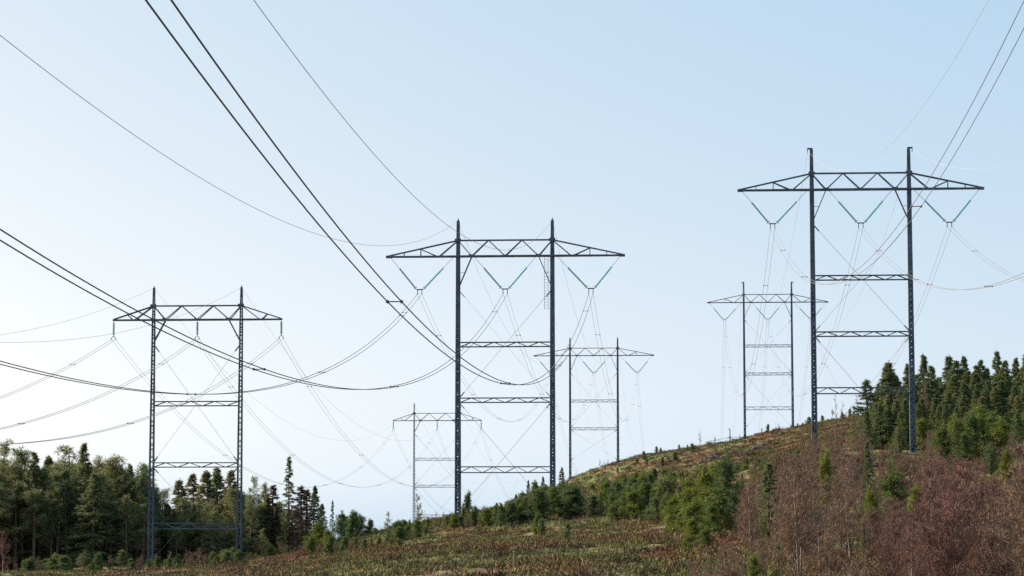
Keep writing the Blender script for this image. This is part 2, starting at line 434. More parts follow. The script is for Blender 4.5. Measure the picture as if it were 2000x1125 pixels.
pylon(T['L2'], -HEAD, 'I', 9.05, 3.4, 1.5, [-7.9, -13.4, -19.5], leg_bases('L2', 4.72),
      'smallest distant portal pylon with vertical insulators, behind the left leg of the middle pylon', thick=.8, bracket=False, brk=-2.3, guy_top=-2.8)
pylon(T['R3'], -HEAD, 'V', 12.3, 4.2, 1.65, [-9, -15], [-26, -26],
      'crossarm and peaks of a far pylon just showing over the heath ridge', thick=.8)

# ------------------------------------------------------------------ wires
drop_b = {'V': drop_v+.45, 'I': 2.05}
kindof = {'M': 'V', 'R': 'V', 'L': 'I'}
topof = {'M': 3.8, 'R': 4.05, 'L': 3.45}
def attach(line, t, k):
    if k in ('el', 'er'):
        return T[t]+U*(4.93 if kindof[line] == 'V' else 4.72)*(-1 if k == 'el' else 1)*(1.07 if line == 'R' else 1)+Vector((0, 0, topof[line]))
    return T[t]+U*(8.95 if line != 'L' else 9.03)*k-Vector((0, 0, drop_b[kindof[line]]))
def wire(m, pts, r, n=6): m.tube(pts, r, n)
def seg_pts(fn, n): return [fn(i/n) for i in range(n+1)]
def bundle(fn, length, side, r, m, label, spacers, n=90, sp=.45):
    root = empty('conductor_pair', fn(0)); o0 = fn(0)
    tag(root, label, 'power cable', 'twin conductors of the power lines')
    for s in (-1, 1):
        mb = MB(); wire(mb, [p+side*s*sp/2-o0 for p in seg_pts(fn, n)], r); mb.build('conductor', m, root)
    for t in spacers:
        p = fn(t)-o0; d = (fn(t+.002)-fn(t-.002)).normalized(); mb = MB()
        mb.bar(p-side*sp/2, p+side*sp/2, .035)
        for s in (-1, 1): mb.tube([p+side*s*sp/2+d*v for v in (-.14, -.06, .06, .14)], [.03, .06, .06, .03], 6)
        mb.build('spacer', M['fitting'], root)
def single(fn, r, m, label, n=90):
    o0 = fn(0); mb = MB(); wire(mb, [p-o0 for p in seg_pts(fn, n)], r, 5)
    o = mb.build('earth_wire', m); o.location = o0; tag(o, label, 'power cable', 'earth wires of the power lines')

NEAR = {'M': [3.591, 2.231, 6.665, 1.959, 5.579, -.735, .487, .152, -.71],
        'L': [6.024, 2.553, 10.459, 2.222, 8.873, 0, 0, 0, 0],
        'R': [3.069, 2.548, 9.538, 2.321, 9.083, .131, -1.419, .727, 0]}
LEN = 262
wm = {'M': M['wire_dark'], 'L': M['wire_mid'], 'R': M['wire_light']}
tn = {'M': 'middle', 'L': 'left', 'R': 'right'}; pn = {-1: 'left', 0: 'centre', 1: 'right'}
extra = {('M', 1): 'thick black wire pair from the top edge to the middle pylon\'s right insulator', ('M', 0): 'black wire pair from the left edge to the middle pylon\'s centre insulator',
         ('M', -1): 'low sagging dark wire pair crossing the left pylon to the middle pylon\'s left insulator', ('R', -1): 'pale wire pair from the top right corner to the right pylon\'s left insulator',
         ('R', 0): 'thin pale wire pair from the right pylon\'s centre insulator to the right edge', ('R', 1): 'thin pale wire pair from the right pylon\'s right insulator to the right edge',
         ('L', -1): 'faint wire pair from the left pylon\'s left insulator to the left edge, the highest', ('L', 0): 'faint wire pair from the left pylon\'s centre insulator down to the left edge',
         ('L', 1): 'faint wire pair from the left pylon\'s right insulator, lowest above the left forest'}
for line, p in NEAR.items():
    h = R(p[0]); side = Vector((math.cos(h), -math.sin(h), 0))
    for k in (-1, 0, 1, 'el', 'er'):
        a = attach(line, line+'1', k); kk = 0 if isinstance(k, str) else k; ke = {'el': -1, 'er': 1}.get(k, 0)
        s, c = (p[3], p[4]) if isinstance(k, str) else (p[1], p[2])
        w_ = p[5]*kk+p[7]*ke; v_ = p[6]*kk+p[8]*ke
        def fn(t, a=a, s=s, c=c, w_=w_, v_=v_):
            d = t*LEN
            return Vector((a.x-math.sin(h)*d+w_*t, a.y-math.cos(h)*d, a.z-s*d*.1+c*1e-4*d*d+v_*t))
        if isinstance(k, str):
            single(fn, .014 if line != 'R' else .009, M['wire_mid'], 'thin earth wire coming over the camera to the %s peak of the %s pylon' % ({'el': 'left', 'er': 'right'}[k], tn[line]))
        else:
            t0 = {('M', 1): .7, ('M', 0): .605, ('M', -1): .49, ('R', -1): .61}.get((line, k), .66)
            sps = [x for x in (.06, t0-.42, t0-.2, t0, t0+.17) if x > .04]
            if line == 'R': sps = [.075, .2, .37, .535, .7]
            bundle(fn, LEN, side, .021 if line != 'R' else .016, wm[line], extra[(line, k)], sps, 120)
FARC = {'M': 6.6e-4, 'L': 8.5e-4, 'R': 9.0e-4}
def far_span(line, i, c, ce):
    for k in (-1, 0, 1, 'el', 'er'):
        a = attach(line, '%s%d' % (line, i), k); b = attach(line, '%s%d' % (line, i+1), k)
        Ls = (b-a).length; cc = ce if isinstance(k, str) else c
        def fn(t, a=a, b=b, cc=cc, Ls=Ls): q = a.lerp(b, t); q.z -= cc*Ls*Ls*t*(1-t); return q
        where = 'from the tall %s pylon to the small one behind it' % tn[line] if i == 1 else 'dropping from the small pylon behind the %s pylon over the ridge' % tn[line]
        if isinstance(k, str): single(fn, .010, M['wire_mid'], 'thin %s earth wire %s' % ({'el': 'left', 'er': 'right'}[k], where), 60)
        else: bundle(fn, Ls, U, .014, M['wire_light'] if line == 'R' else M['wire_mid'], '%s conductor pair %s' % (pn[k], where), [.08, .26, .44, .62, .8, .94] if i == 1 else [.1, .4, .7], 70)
for line in 'MLR':
    far_span(line, 1, FARC[line], FARC[line]*.85); far_span(line, 2, FARC[line], FARC[line]*.85)

# ------------------------------------------------------------------ tree prototypes (numpy triangles)
rng = np.random.default_rng(11)
def rnd_dir(n, up=0.0):
    v = rng.normal(size=(n, 3)); v[:, 2] += up; return v/np.linalg.norm(v, axis=1, keepdims=True)
def needles(cs, rad, per, ln, wd, up=.25):
    """clumps of thin leaf triangles around each centre"""
    cs = np.repeat(np.asarray(cs), per, 0); n = len(cs)
    d = rnd_dir(n, up); p = cs+d*rad*rng.random((n, 1))**.6*.8
    s = np.cross(d, rnd_dir(n)); s /= np.linalg.norm(s, axis=1, keepdims=True)+1e-9
    l = ln*(.6+.8*rng.random((n, 1))); w_ = wd*(.6+.8*rng.random((n, 1)))
    return np.stack([p-s*w_*.5, p+s*w_*.5, p+d*l], 1).reshape(-1, 3)
def sprays(a, b, per, ln, wd, droop=.35):
    """flat needle sprays along the twig a->b"""
    a = np.repeat(a, per, 0); b = np.repeat(b, per, 0); n = len(a); t = rng.random((n, 1))
    p = a+(b-a)*t; ax = b-a; ax /= np.linalg.norm(ax, axis=1, keepdims=True)+1e-9
    d = rnd_dir(n)*.9+ax*.8; d[:, 2] -= droop; d /= np.linalg.norm(d, axis=1, keepdims=True)
    s = np.cross(d, rnd_dir(n)); s /= np.linalg.norm(s, axis=1, keepdims=True)+1e-9
    l = ln*(.5+rng.random((n, 1)))*(1.1-.5*t); w_ = wd*(.5+rng.random((n, 1)))
    return np.stack([p-s*w_*.5, p+s*w_*.5, p+d*l], 1).reshape(-1, 3)
def trunk_mb(h, r, lean=.02, branches=(), n=6):
    m = MB(); k = 8; ph = rng.random(2)*6
    pts = [(lean*h*math.sin(ph[0]+i/k*2)*i/k, lean*h*math.cos(ph[1]+i/k*2)*i/k, h*i/k) for i in range(k+1)]
    m.tube([(0, 0, -.5)]+pts[1:], [r*1.15]+[r*(1-i/k)**.8+.015 for i in range(1, k+1)], n)
    for a, b, rr in branches: m.tube([a, (Vector(a)+Vector(b))*.5, b], [rr, rr*.7, rr*.25], 4)
    return m

def pine_proto(H=12, bare=.38, cr=2.1, sparse=1.0):
    br = []; cs = []
    for i in range(int(50*sparse)):
        t = bare+(1-bare)*rng.random(); z = H*t
        u = (t-bare)/(1-bare); prof = (1-u)**.7*1.25*(.6+.4*min(1, u*5))
        L = cr*prof*(.45+.75*rng.random())+.25; az = rng.random()*6.283
        e = np.array([math.cos(az)*L, math.sin(az)*L, L*(.15+.5*rng.random())*(.4+u)])
        a = np.array([0, 0, z-.2]); br.append((tuple(a), tuple(a+e), .045*(1-u)+.02))
        for f in np.linspace(.45, 1.0, 3+int(L*1.6)):
            if rng.random() < .85: cs.append(a+e*f+rng.normal(size=3)*.22)
    for i in range(5): cs.append(np.array([0, 0, H*(.94+.012*i)])+rng.normal(size=3)*.1)
    cs = np.array(cs)
    V = needles(cs, .33, 26, .30, .06, .35)
    return trunk_mb(H*.99, .17, .02, br).mesh('pine_trunk', M['bark_pine']), V
def spruce_proto(H=11, cr=2.0, bare=.06, sparse=1.0, droop=.2):
    A_, B_ = [], []; br = []
    z = H*bare
    while z < H*.985:
        u = z/H; R_ = cr*(1-u)**.85*(1-.25*max(0, .12-u)/.12); nb = int((5+rng.random()*3)*sparse+.5)
        for i in range(nb):
            az = rng.random()*6.283; L = R_*(.6+.55*rng.random())+.08
            dz = L*(-.22*(1-u)-.05+.5*u*u+rng.normal()*.07)
            a = np.array([0, 0, z+rng.normal()*.08]); e = np.array([math.cos(az)*L, math.sin(az)*L, dz])
            A_.append(a+e*.12); B_.append(a+e)
            for q in range(int(2+L*2)):
                f = .3+.65*rng.random(); s = np.array([-math.sin(az), math.cos(az), 0])*(1 if q % 2 else -1)
                c0 = a+e*f; A_.append(c0); B_.append(c0+s*L*.28*(1.2-f)+e*.15-np.array([0, 0, .08]))
            if i % 3 == 0: br.append((tuple(a), tuple(a+e*.8), .025*(1-u)+.008))
        z += H*.031*(.8+.4*rng.random())*(1.15-.4*u)
    A_.append(np.array([0, 0, H*.93])); B_.append(np.array([0, 0, H]))
    V = sprays(np.array(A_), np.array(B_), 12, .32, .075, droop)
    return trunk_mb(H*.99, .15, .008, br).mesh('spruce_trunk', M['bark_dark']), V
def young_proto(H=3.2, cr=1.0, up=.8):
    br = []; cs = []
    for lv in range(9):
        u = lv/9; z = H*(.06+.85*u)
        for i in range(6):
            az = rng.random()*6.283; L = cr*(1-u)**.7*(.35+.85*rng.random())+.1
            e = np.array([math.cos(az)*L, math.sin(az)*L, L*up*(.4+.5*rng.random())]); a = np.array([0, 0, z])
            br.append((tuple(a), tuple(a+e), .018))
            for f in np.linspace(.3, 1, 4): cs.append(a+e*f+rng.normal(size=3)*.09)
    for i in range(4): cs.append(np.array([0, 0, H*(.88+.04*i)]))
    V = needles(np.array(cs), .17, 20, .24, .04, .7)
    return trunk_mb(H*.97, .05, .01, br).mesh('young_trunk', M['bark_dark']), V
def birch_proto(H=6, cr=1.1, dens=1.0, w0=.010):
    br = []; A_, B_, Wd = [], [], []
    nst = 1+int(rng.random()*3)
    for s in range(nst):
        lean = rng.normal(size=2)*.12*(s > 0)+rng.normal(size=2)*.03; hs = H*(1 if s == 0 else .7+.25*rng.random())
        ax = np.array([lean[0], lean[1], 1.0])
        br.append(((0, 0, 0), tuple(ax*hs*.97), .05*hs/6))
        for i in range(int(26*dens)):
            u = .12+.86*rng.random(); L = cr*(1.05-u)**.6*(.5+.7*rng.random())+.15; az = rng.random()*6.283
            e = np.array([math.cos(az)*L*.62, math.sin(az)*L*.62, L*1.05]); a = ax*hs*u
            top = a+e
            if top[2] > H: top[2] = H-.1*rng.random()
            A_.append(a); B_.append(top); Wd.append(w0*1.6)
            for q in range(11):
                f = .15+.85*rng.random(); c0 = a+(top-a)*f; l2 = L*.55*(.4+.8*rng.random())
                d = rnd_dir(1, 1.5)[0]; c1 = c0+d*l2; A_.append(c0); B_.append(c1); Wd.append(w0)
                for r_ in range(9):
                    g = .1+.9*rng.random(); c2 = c0+(c1-c0)*g; A_.append(c2); B_.append(c2+rnd_dir(1, 1.7)[0]*l2*.6*(.4+rng.random())); Wd.append(w0*.8)
    A_ = np.array(A_); B_ = np.array(B_); Wd = np.array(Wd)[:, None]
    d = B_-A_; s = np.cross(d, rnd_dir(len(d))); s /= np.linalg.norm(s, axis=1, keepdims=True)+1e-9
    V = np.stack([A_-s*Wd, A_+s*Wd, B_], 1).reshape(-1, 3)
    return trunk_mb(H*.5, .05, .0, br, 5).mesh('birch_trunk', M['bark_birch']), V

PROTO = {}
def reg(kind, trunk, V, H, mats):
    for mk in mats:
        PROTO.setdefault(kind+':'+mk, []).append((trunk, tri_mesh(kind+'_crown', V, M[mk]), H))
for q in range(6):
    H = 12; t_, V = pine_proto(H, [.3, .42, .25, .36, .2, .45][q], [1.9, 1.5, 2.1, 1.45, 1.75, 1.3][q]); reg('pine', t_, V, H, ['pine'])
for q in range(5):
    H = 11; t_, V = spruce_proto(H, [2.3, 1.9, 2.6, 2.1, 1.7][q]); reg('spruce', t_, V, H, ['spruce', 'pine'])
t_, V = spruce_proto(12, 1.5, .1, .55, .3); reg('sparse', t_, V, 12, ['spruce', 'dead'])
t_, V = pine_proto(8, .22, 1.3, .55); reg('thinpine', t_, V, 8, ['pine'])
for q in range(5):
    H = 3.2; t_, V = young_proto(H, [1.0, .8, 1.2, .9, .65][q], [.8, 1.0, .6, .9, 1.3][q]); reg('young', t_, V, H, ['young', 'bright', 'spruce'])
for q in range(7):
    H = 6; t_, V = birch_proto(H, [1.2, 1.0, 1.5, 1.1, 1.3, .9, 1.4][q]); reg('birch', t_, V, H, ['birch', 'birch_red'])
t_, V = birch_proto(6, .8, .45, .010); reg('thinbirch', t_, V, 6, ['birch'])

COUNT = {}
def plant(kind, name, x, y, h, label, cat, group, wide=1.0, z=None, idx=None):
    L = PROTO[kind]; tm, cm, H = L[(random.randrange(len(L)) if idx is None else idx) % len(L)]
    z = gz(x, y) if z is None else z
    root = empty(name, (x, y, z), random.random()*6.283); s = h/H; wide *= random.uniform(.82, 1.22)
    root.rotation_euler = (random.gauss(0, .02), random.gauss(0, .02), root.rotation_euler.z)
    root.scale = (s*wide, s*wide, s)
    t = bpy.data.objects.new('trunk', tm); c = bpy.data.objects.new('crown', cm)
    for o in (t, c): C.objects.link(o); o.parent = root
    tag(root, label, cat, group); COUNT[name] = COUNT.get(name, 0)+1
    return root
def plant_px(kind, name, px, pytop, y, label, cat, group, wide=1.0, idx=None):
    p = unproj(px, pytop, y); z = gz(p.x, y)
    return plant(kind, name, p.x, y, max(.5, p.z-z), label, cat, group, wide, z, idx)

# ------------------------------------------------------------------ planting: left forest
ORD = ['first', 'second', 'third', 'fourth', 'fifth', 'sixth', 'seventh', 'eighth', 'ninth', 'tenth', 'eleventh', 'twelfth', 'thirteenth', 'fourteenth',
       'fifteenth', 'sixteenth', 'seventeenth', 'eighteenth', 'nineteenth', 'twentieth']
GL = 'tall trees of the forest on the left'
sky_l = [(12, 866, 286), (42, 878, 292), (66, 884, 284), (96, 893, 296), (126, 873, 288), (168, 866, 283), (190, 897, 292), (228, 893, 286), (256, 908, 292), (284, 911, 284)]
for i, (px, py, y) in enumerate(sky_l):
    plant_px('pine:pine' if i not in (2, 3, 5, 8) else 'spruce:pine', 'pine_tree', px, py, y, 'tall conifer on the skyline left of the left pylon, %s treetop from the left edge' % ORD[i], 'pine tree', GL, 1.15, i)
sky_m = [(318, 958, 290, 'pine:pine'), (357, 934, 296, 'spruce:pine'), (378, 926, 299, 'spruce:pine'), (405, 921, 294, 'spruce:pine'), (429, 915, 300, 'spruce:pine'), (453, 919, 292, 'spruce:pine')]
for i, (px, py, y, k) in enumerate(sky_m):
    plant_px(k, 'pine_tree' if k[0] == 'p' else 'spruce_tree', px, py, y, 'dark treetop on the skyline between the left pylon\'s legs, %s from its left leg' % ORD[i], 'conifer tree', GL, 1.5, i)
for px, py, y, k, wd, lab in [(497, 932, 290, 'pine:pine', 1.0, 'broad rounded pine just right of the left pylon\'s right leg'),
        (515, 945, 296, 'pine:pine', .9, 'dark pine filling the gap before the tall sparse spruce'),
        (534, 946, 288, 'spruce:dead', 2.2, 'brownish dry spruce left of the tall sparse spruce'),
        (567, 890, 284, 'sparse:spruce', 1.0, 'tallest thin spruce with sparse open branches at the right end of the left forest'),
        (588, 948, 281, 'sparse:dead', 2.6, 'bare brown spruce leaning on the tall sparse spruce'),
        (599, 955, 285, 'sparse:dead', 2.4, 'bare greyish brown spruce right of the tall sparse spruce'),
        (613, 950, 284, 'spruce:spruce', 1.2, 'short dark spruce at the right end of the left forest'),
        (628, 985, 280, 'spruce:pine', 1.6, 'low green spruce at the foot of the left forest\'s right end'),
        (648, 977, 276, 'sparse:spruce', .75, 'small lone thin spruce standing free against the sky')]:
    if k == 'spruce:dead': k = 'sparse:dead'
    plant_px(k, 'spruce_tree' if 'p' != k[0] else 'pine_tree', px, py, y, lab, 'conifer tree', GL, wd)
def lerp_tab(tab, x):
    for (a, b), (c, d) in zip(tab[:-1], tab[1:]):
        if a <= x <= c: return b+(d-b)*(x-a)/(c-a)
    return tab[0][1] if x < tab[0][0] else tab[-1][1]
top_l = [(-80, 885), (0, 885), (60, 905), (170, 895), (290, 925), (310, 975), (345, 985), (380, 955), (460, 945), (500, 955), (560, 985), (610, 985), (650, 1040)]
for row, (y0, dy) in enumerate([(281, 0), (285, 12), (289, 22), (296, 8), (305, 4), (316, 4)]):
    x = -180+row*9
    while x < (610 if row else 570):
        px = x+random.uniform(-8, 8); py = lerp_tab(top_l, px)+random.uniform(0, 34)+dy*random.random()
        if row == 0: py += random.choice([25, 45, 70, 100])
        k = 'pine:pine' if random.random() < (.85 if px < 300 else .55) else 'spruce:pine'
        plant_px(k, 'pine_tree' if k[0] == 'p' else 'spruce_tree', px, py, y0+random.uniform(-2, 3),
                 'tall olive green conifer massed in the left forest, below its skyline', 'conifer tree', 'conifers massed in the left forest', 1.15+.35*random.random())
        x += 23 if row < 3 else 30
for i in range(30):
    px = -60+i*22; g_ = unproj(px, 1100, 312)
    plant('young:spruce' if i % 2 else 'spruce:spruce', 'spruce_tree', g_.x, 312+random.uniform(-4, 4), random.uniform(4, 6), 'low spruce in the shade behind the trunks of the left forest', 'spruce tree', 'understorey spruces of the left forest', 1.6)
# low bushes at the foot of the left forest
for i in range(70):
    px = random.uniform(-20, 560); y = random.uniform(262, 277); g_ = unproj(px, 1100, y)
    k = random.choice(['young:young', 'young:young', 'young:spruce', 'birch:birch'])
    if k == 'birch:birch': plant(k, 'birch_shrub', g_.x, y, random.uniform(1.0, 1.9), 'low leafless shrub at the foot of the left forest', 'shrub', 'leafless shrubs at the foot of the left forest', 2.0)
    else: plant(k, 'young_pine', g_.x, y, random.uniform(.8, 1.8), 'low young pine at the foot of the left forest', 'young pine', 'young pines at the foot of the left forest', 1.9)
plant_px('birch:birch_red', 'birch_shrub', 8, 1040, 240, 'reddish leafless shrub at the bottom left corner', 'shrub', None, 1.2)
plant_px('birch:birch', 'birch_shrub', 392, 1072, 255, 'round brown leafless bush between the left pylon\'s feet', 'shrub', None, 1.7)
plant_px('birch:birch', 'birch_shrub', 372, 1080, 257, 'smaller brown leafless bush left of the round one between the left pylon\'s feet', 'shrub', None, 1.4)
plant_px('young:spruce', 'young_pine', 345, 1100, 235, 'small very dark bush at the bottom edge right of the left pylon\'s left foot', 'young pine', None, 1.0)

# ------------------------------------------------------------------ planting: middle slope skyline
mid = [(622, 1022, 262, 'young:bright', 1.5, 'bright green young pine at the left end of the slope'),
 (640, 1035, 258, 'young:bright', 1.4, 'bright green young pine beside the lone thin spruce'),
 (668, 1000, 264, 'young:young', 1.1, 'upright young pine, first dark tip right of the lone thin spruce'),
 (676, 1012, 268, 'young:young', 1.1, 'young pine, second dark tip right of the lone thin spruce'),
 (690, 998, 262, 'young:young', 1.0, 'young pine with the highest tip in the clump before the V-shaped gap of sky'),
 (703, 1006, 266, 'young:young', 1.2, 'young pine right of the highest tip in the clump'),
 (722, 1014, 262, 'young:bright', 1.2, 'young pine sloping down to the gap of sky, lighter green'),
 (733, 1030, 260, 'young:young', 1.3, 'low young pine at the right end of the clump by the gap of sky'),
 (757, 1000, 258, 'thinpine:pine', 1.0, 'dark ragged little pine standing alone right of the gap of sky'),
 (777, 1028, 262, 'young:bright', 1.2, 'low light green pine beside the ragged little pine'),
 (818, 966, 262, 'thinpine:pine', .9, 'open see-through pine in front of the smallest distant pylon'),
 (800, 1015, 258, 'young:bright', 1.2, 'low green pine at the foot of the see-through pine'),
 (835, 1012, 256, 'young:bright', 1.1, 'light green young pine right of the see-through pine'),
 (852, 998, 262, 'sparse:spruce', .8, 'small dark spruce between the see-through pine and the middle pylon'),
 (860, 1015, 258, 'young:spruce', 1.1, 'dark bush left of the middle pylon\'s left foot'),
 (913, 960, 259, 'young:spruce', .8, 'dark dense pine right beside the middle pylon\'s left foot'),
 (903, 990, 256, 'young:spruce', .9, 'short dark pine tucked behind the middle pylon\'s left foot'),
 (928, 988, 262, 'young:young', 1.2, 'rounded green pine right of the dark dense pine'),
 (948, 994, 266, 'young:young', 1.3, 'first low green pine on the slope between the middle pylon\'s legs'),
 (970, 982, 270, 'young:young', 1.3, 'second low green pine on the slope between the middle pylon\'s legs'),
 (990, 982, 272, 'young:spruce', 1.2, 'dark low pine midway between the middle pylon\'s legs'),
 (1008, 965, 280, 'young:spruce', .8, 'slender dark pine tip midway between the middle pylon\'s legs'),
 (1020, 960, 285, 'young:young', 1.1, 'green pine on the rising skyline between the middle pylon\'s legs'),
 (1032, 938, 292, 'spruce:spruce', 1.0, 'dark spruce rising on the skyline before the middle pylon\'s right leg'),
 (1045, 940, 296, 'young:young', 1.0, 'green pine close left of the middle pylon\'s right leg'),
 (1060, 931, 300, 'spruce:spruce', 1.1, 'spruce touching the lowest crossbeam of the middle pylon'),
 (1074, 938, 300, 'spruce:spruce', 1.1, 'spruce directly behind the middle pylon\'s right leg'),
 (1096, 913, 310, 'spruce:spruce', .9, 'pointed spruce right of the middle pylon\'s right leg, highest tip there'),
 (1108, 940, 320, 'spruce:spruce', 1.0, 'short dark spruce beside the distant pylon\'s left foot'),
 (1047, 1006, 215, 'young:bright', .75, 'tall narrow yellowish juniper with a dark core on the heath below the middle pylon'),
 (1058, 1012, 213, 'young:young', .8, 'dark half of the juniper pair below the middle pylon'),
 (1096, 1012, 208, 'thinpine:pine', .8, 'dark straggly pine on the heath below the middle pylon\'s right foot'),
 (1108, 1020, 206, 'young:spruce', .9, 'small dark pine right of the straggly one'),
 (1130, 1040, 200, 'young:young', 1.2, 'low spreading pine right of the two dark ones on the heath')]
for q, (px, py, y, k, wd, lab) in enumerate(mid):
    nm = 'spruce_tree' if k.startswith('sp') else ('pine_tree' if k.startswith('thin') else 'young_pine')
    plant_px(k, nm, px, py, y, lab, 'spruce tree' if nm[0] == 's' else 'pine tree', None, wd, q)
n_ = 0; tries = 0
while n_ < 170 and tries < 4000:                   # bushy belt below that skyline
    tries += 1
    px = random.uniform(600, 1130); y = random.uniform(225, 285); p = unproj(px, 1050, y); z = gz(p.x, y)
    lim = lerp_tab([(600, 1046), (740, 1050), (770, 1018), (880, 1005), (960, 990), (1020, 968), (1060, 948), (1130, 945)], px)+random.random()**2*45
    pyb = 562.5-F*(-y*st+z*ct)/(y*ct+z*st)
    if pyb > lerp_tab([(600, 1100), (760, 1072), (900, 1040), (1130, 1010)], px) or pyb < lim+12: continue
    h = topz(lim, y)-z
    k = random.choice(['young:young', 'young:bright', 'young:spruce', 'young:young', 'young:young', 'birch:birch'])
    if k[0] == 'b': plant(k, 'birch_shrub', p.x, y, h, 'leafless shrub in the bushy belt around the middle pylon\'s feet', 'shrub', 'leafless shrubs around the middle pylon', 1.3)
    else: plant(k, 'young_pine', p.x, y, h, 'bushy young pine in the belt around the middle pylon\'s feet', 'young pine', 'bushy young pines around the middle pylon', 1.4)
    n_ += 1
for px, py, y, h in [(915, 940, 268, 0), (700, 990, 262, 0), (865, 975, 262, 0), (1085, 955, 275, 0), (1095, 965, 270, 0), (1068, 975, 262, 0), (1120, 975, 280, 0)]:
    plant_px('birch:birch', 'birch_tree', px, py+25, y, 'small leafless birch among the young pines near the middle pylon', 'birch tree', 'leafless birches near the middle pylon', 1.0)
# patch of young conifers across the slope behind the heath
def row_of(x, y):
    z = gz(x, y); return 562.5-F*(-y*st+z*ct)/(y*ct+z*st), z
n_ = 0
while n_ < 290:
    px = random.uniform(1095, 1560)
    lo = lerp_tab([(1090, 938), (1200, 926), (1330, 912), (1400, 905), (1560, 880)], px); hi = lerp_tab([(1090, 1002), (1150, 1014), (1330, 1022), (1400, 990), (1560, 925)], px)
    want = lo+12+(hi-lo-12)*random.random(); y = 500.0
    while y > 215:                                  # first ground, coming down the slope, that is seen at this height
        py_, z = row_of((px-1000)/F*y*1.004, y)
        if py_ >= want: break
        y -= 4
    if y <= 215: y = random.uniform(225, 300)
    y += random.uniform(-3, 3); x = (px-1000)/F*y*1.004; z = gz(x, y)
    h = random.choice([.8, 1.2, 1.6, 2.0, 2.6, 3.4])*random.uniform(.8, 1.2); h = min(h, max(.7, topz(lo+random.uniform(-6, 10), y)-z))
    k = random.choice(['young:young', 'young:spruce', 'young:bright', 'spruce:spruce', 'young:young', 'spruce:pine', 'birch:birch'])
    if k[0] == 'b': plant(k, 'birch_shrub', x, y, h, 'leafless shrub among the young conifers across the slope right of the middle pylon', 'shrub', 'leafless shrubs on the slope right of the middle pylon', 1.4, z)
    else: plant(k, 'young_spruce', x, y, h, 'young conifer in the green patch across the slope right of the middle pylon', 'young spruce', 'young conifers on the slope right of the middle pylon', 1.3, z)
    n_ += 1
# sparse bushes on the ridge line
for i in range(60):
    px = random.uniform(1120, 1690); y = random.uniform(490, 528); p = unproj(px, 870, y)
    plant(random.choice(['young:spruce', 'young:young', 'thinbirch:birch', 'birch:birch']), 'ridge_bush', p.x, y, random.uniform(.5, 2.0), 'tiny bush on the heath ridge against the sky', 'bush', 'tiny bushes along the ridge', 1.2)
for px, py, y, k, lab in [(1282, 872, 530, 'young:spruce', 'little round conifer on the ridge line left of the far crossarm'), (1343, 868, 528, 'young:spruce', 'single small conifer on the ridge line close to the far crossarm'),
        (1367, 838, 528, 'thinbirch:birch', 'thin bare birch on the ridge at the left end of the far crossarm'), (1500, 828, 526, 'young:spruce', 'thin small conifer on the ridge between the distant pylon\'s legs'),
        (1522, 834, 524, 'young:young', 'round low bush on the ridge left of the distant pylon\'s right foot'), (1549, 828, 522, 'young:spruce', 'dark small conifer at the distant pylon\'s right foot'),
        (1632, 772, 330, 'thinbirch:birch', 'slender bare birch against the sky between the right pylon\'s legs'), (1645, 785, 332, 'thinbirch:birch', 'second slender bare birch against the sky between the right pylon\'s legs'),
        (1664, 796, 330, 'thinbirch:birch', 'short bare birch at the left edge of the right forest'), (1676, 772, 318, 'thinbirch:birch', 'bare birch leaning out of the right forest\'s left edge')]:
    plant_px(k, 'birch_tree' if 'birch' in k else 'young_spruce', px, py, y, lab, 'birch tree' if 'birch' in k else 'young spruce', None, .8 if 'thin' in k else 1.0)

# ------------------------------------------------------------------ planting: right forest
GR = 'spruces on the skyline of the right forest'
sky_r = [(1697, 742, 300), (1729, 704, 306), (1742, 710, 302), (1772, 712, 308), (1800, 694, 304), (1815, 715, 300), (1856, 692, 312), (1868, 705, 306), (1884, 697, 310), (1903, 715, 305), (1918, 703, 312),
         (1949, 683, 308), (1962, 705, 303), (1986, 700, 310), (2001, 690, 305)]
for i, (px, py, y) in enumerate(sky_r):
    plant_px('spruce:spruce', 'spruce_tree', px, py, y, 'dark spruce on the skyline of the right forest, %s treetop from its left end' % ORD[i], 'spruce tree', GR, 1.4, i)
top_r = [(1670, 800), (1700, 760), (1730, 730), (1800, 722), (1840, 735), (1860, 712), (1950, 715), (2060, 705)]
for row, (y0, dy) in enumerate([(262, 105), (270, 85), (280, 60), (288, 40), (296, 22), (304, 8), (318, 0), (335, 0)]):
    x = (1700 if row < 2 else 1680)+row*7
    if row == 0: x = 1800
    while x < 2280:
        px = x+random.uniform(-8, 8); py = lerp_tab(top_r, px)+random.uniform(0, 26)+dy*random.uniform(.7, 1.3)
        if row < 3: py += max(0, 1800-px)*.25
        k = 'spruce:spruce' if random.random() < .8 else 'spruce:pine'
        if row < 2 and random.random() < .3: k = 'young:bright'
        plant_px(k, 'spruce_tree', px, py, y0+random.uniform(-4, 4), 'dark spruce massed in the right forest, below its skyline', 'spruce tree', 'spruces massed in the right forest', 1.5+.5*random.random())
        x += 25
for i in range(34):
    px = random.uniform(1695, 1860); y = random.uniform(263, 282)
    plant_px('spruce:spruce', 'spruce_tree', px, random.uniform(780, 835), y, 'lower spruce along the foot of the right forest, above the right pylon\'s feet', 'spruce tree', 'lower spruces at the foot of the right forest', 1.5)
for i in range(44):
    px = random.choice([random.uniform(1735, 1762), random.uniform(1812, 2060), random.uniform(1812, 2060)]); y = random.uniform(215, 258); k = random.choice(['spruce:spruce', 'spruce:pine', 'young:bright', 'young:young', 'spruce:spruce'])
    plant_px(k, 'spruce_tree', px, random.uniform(790, 875)+(2000-px)*.1, y, 'lower green conifer in front of the right forest, just above the birches', 'conifer tree', 'lower conifers in front of the right forest', 1.2)
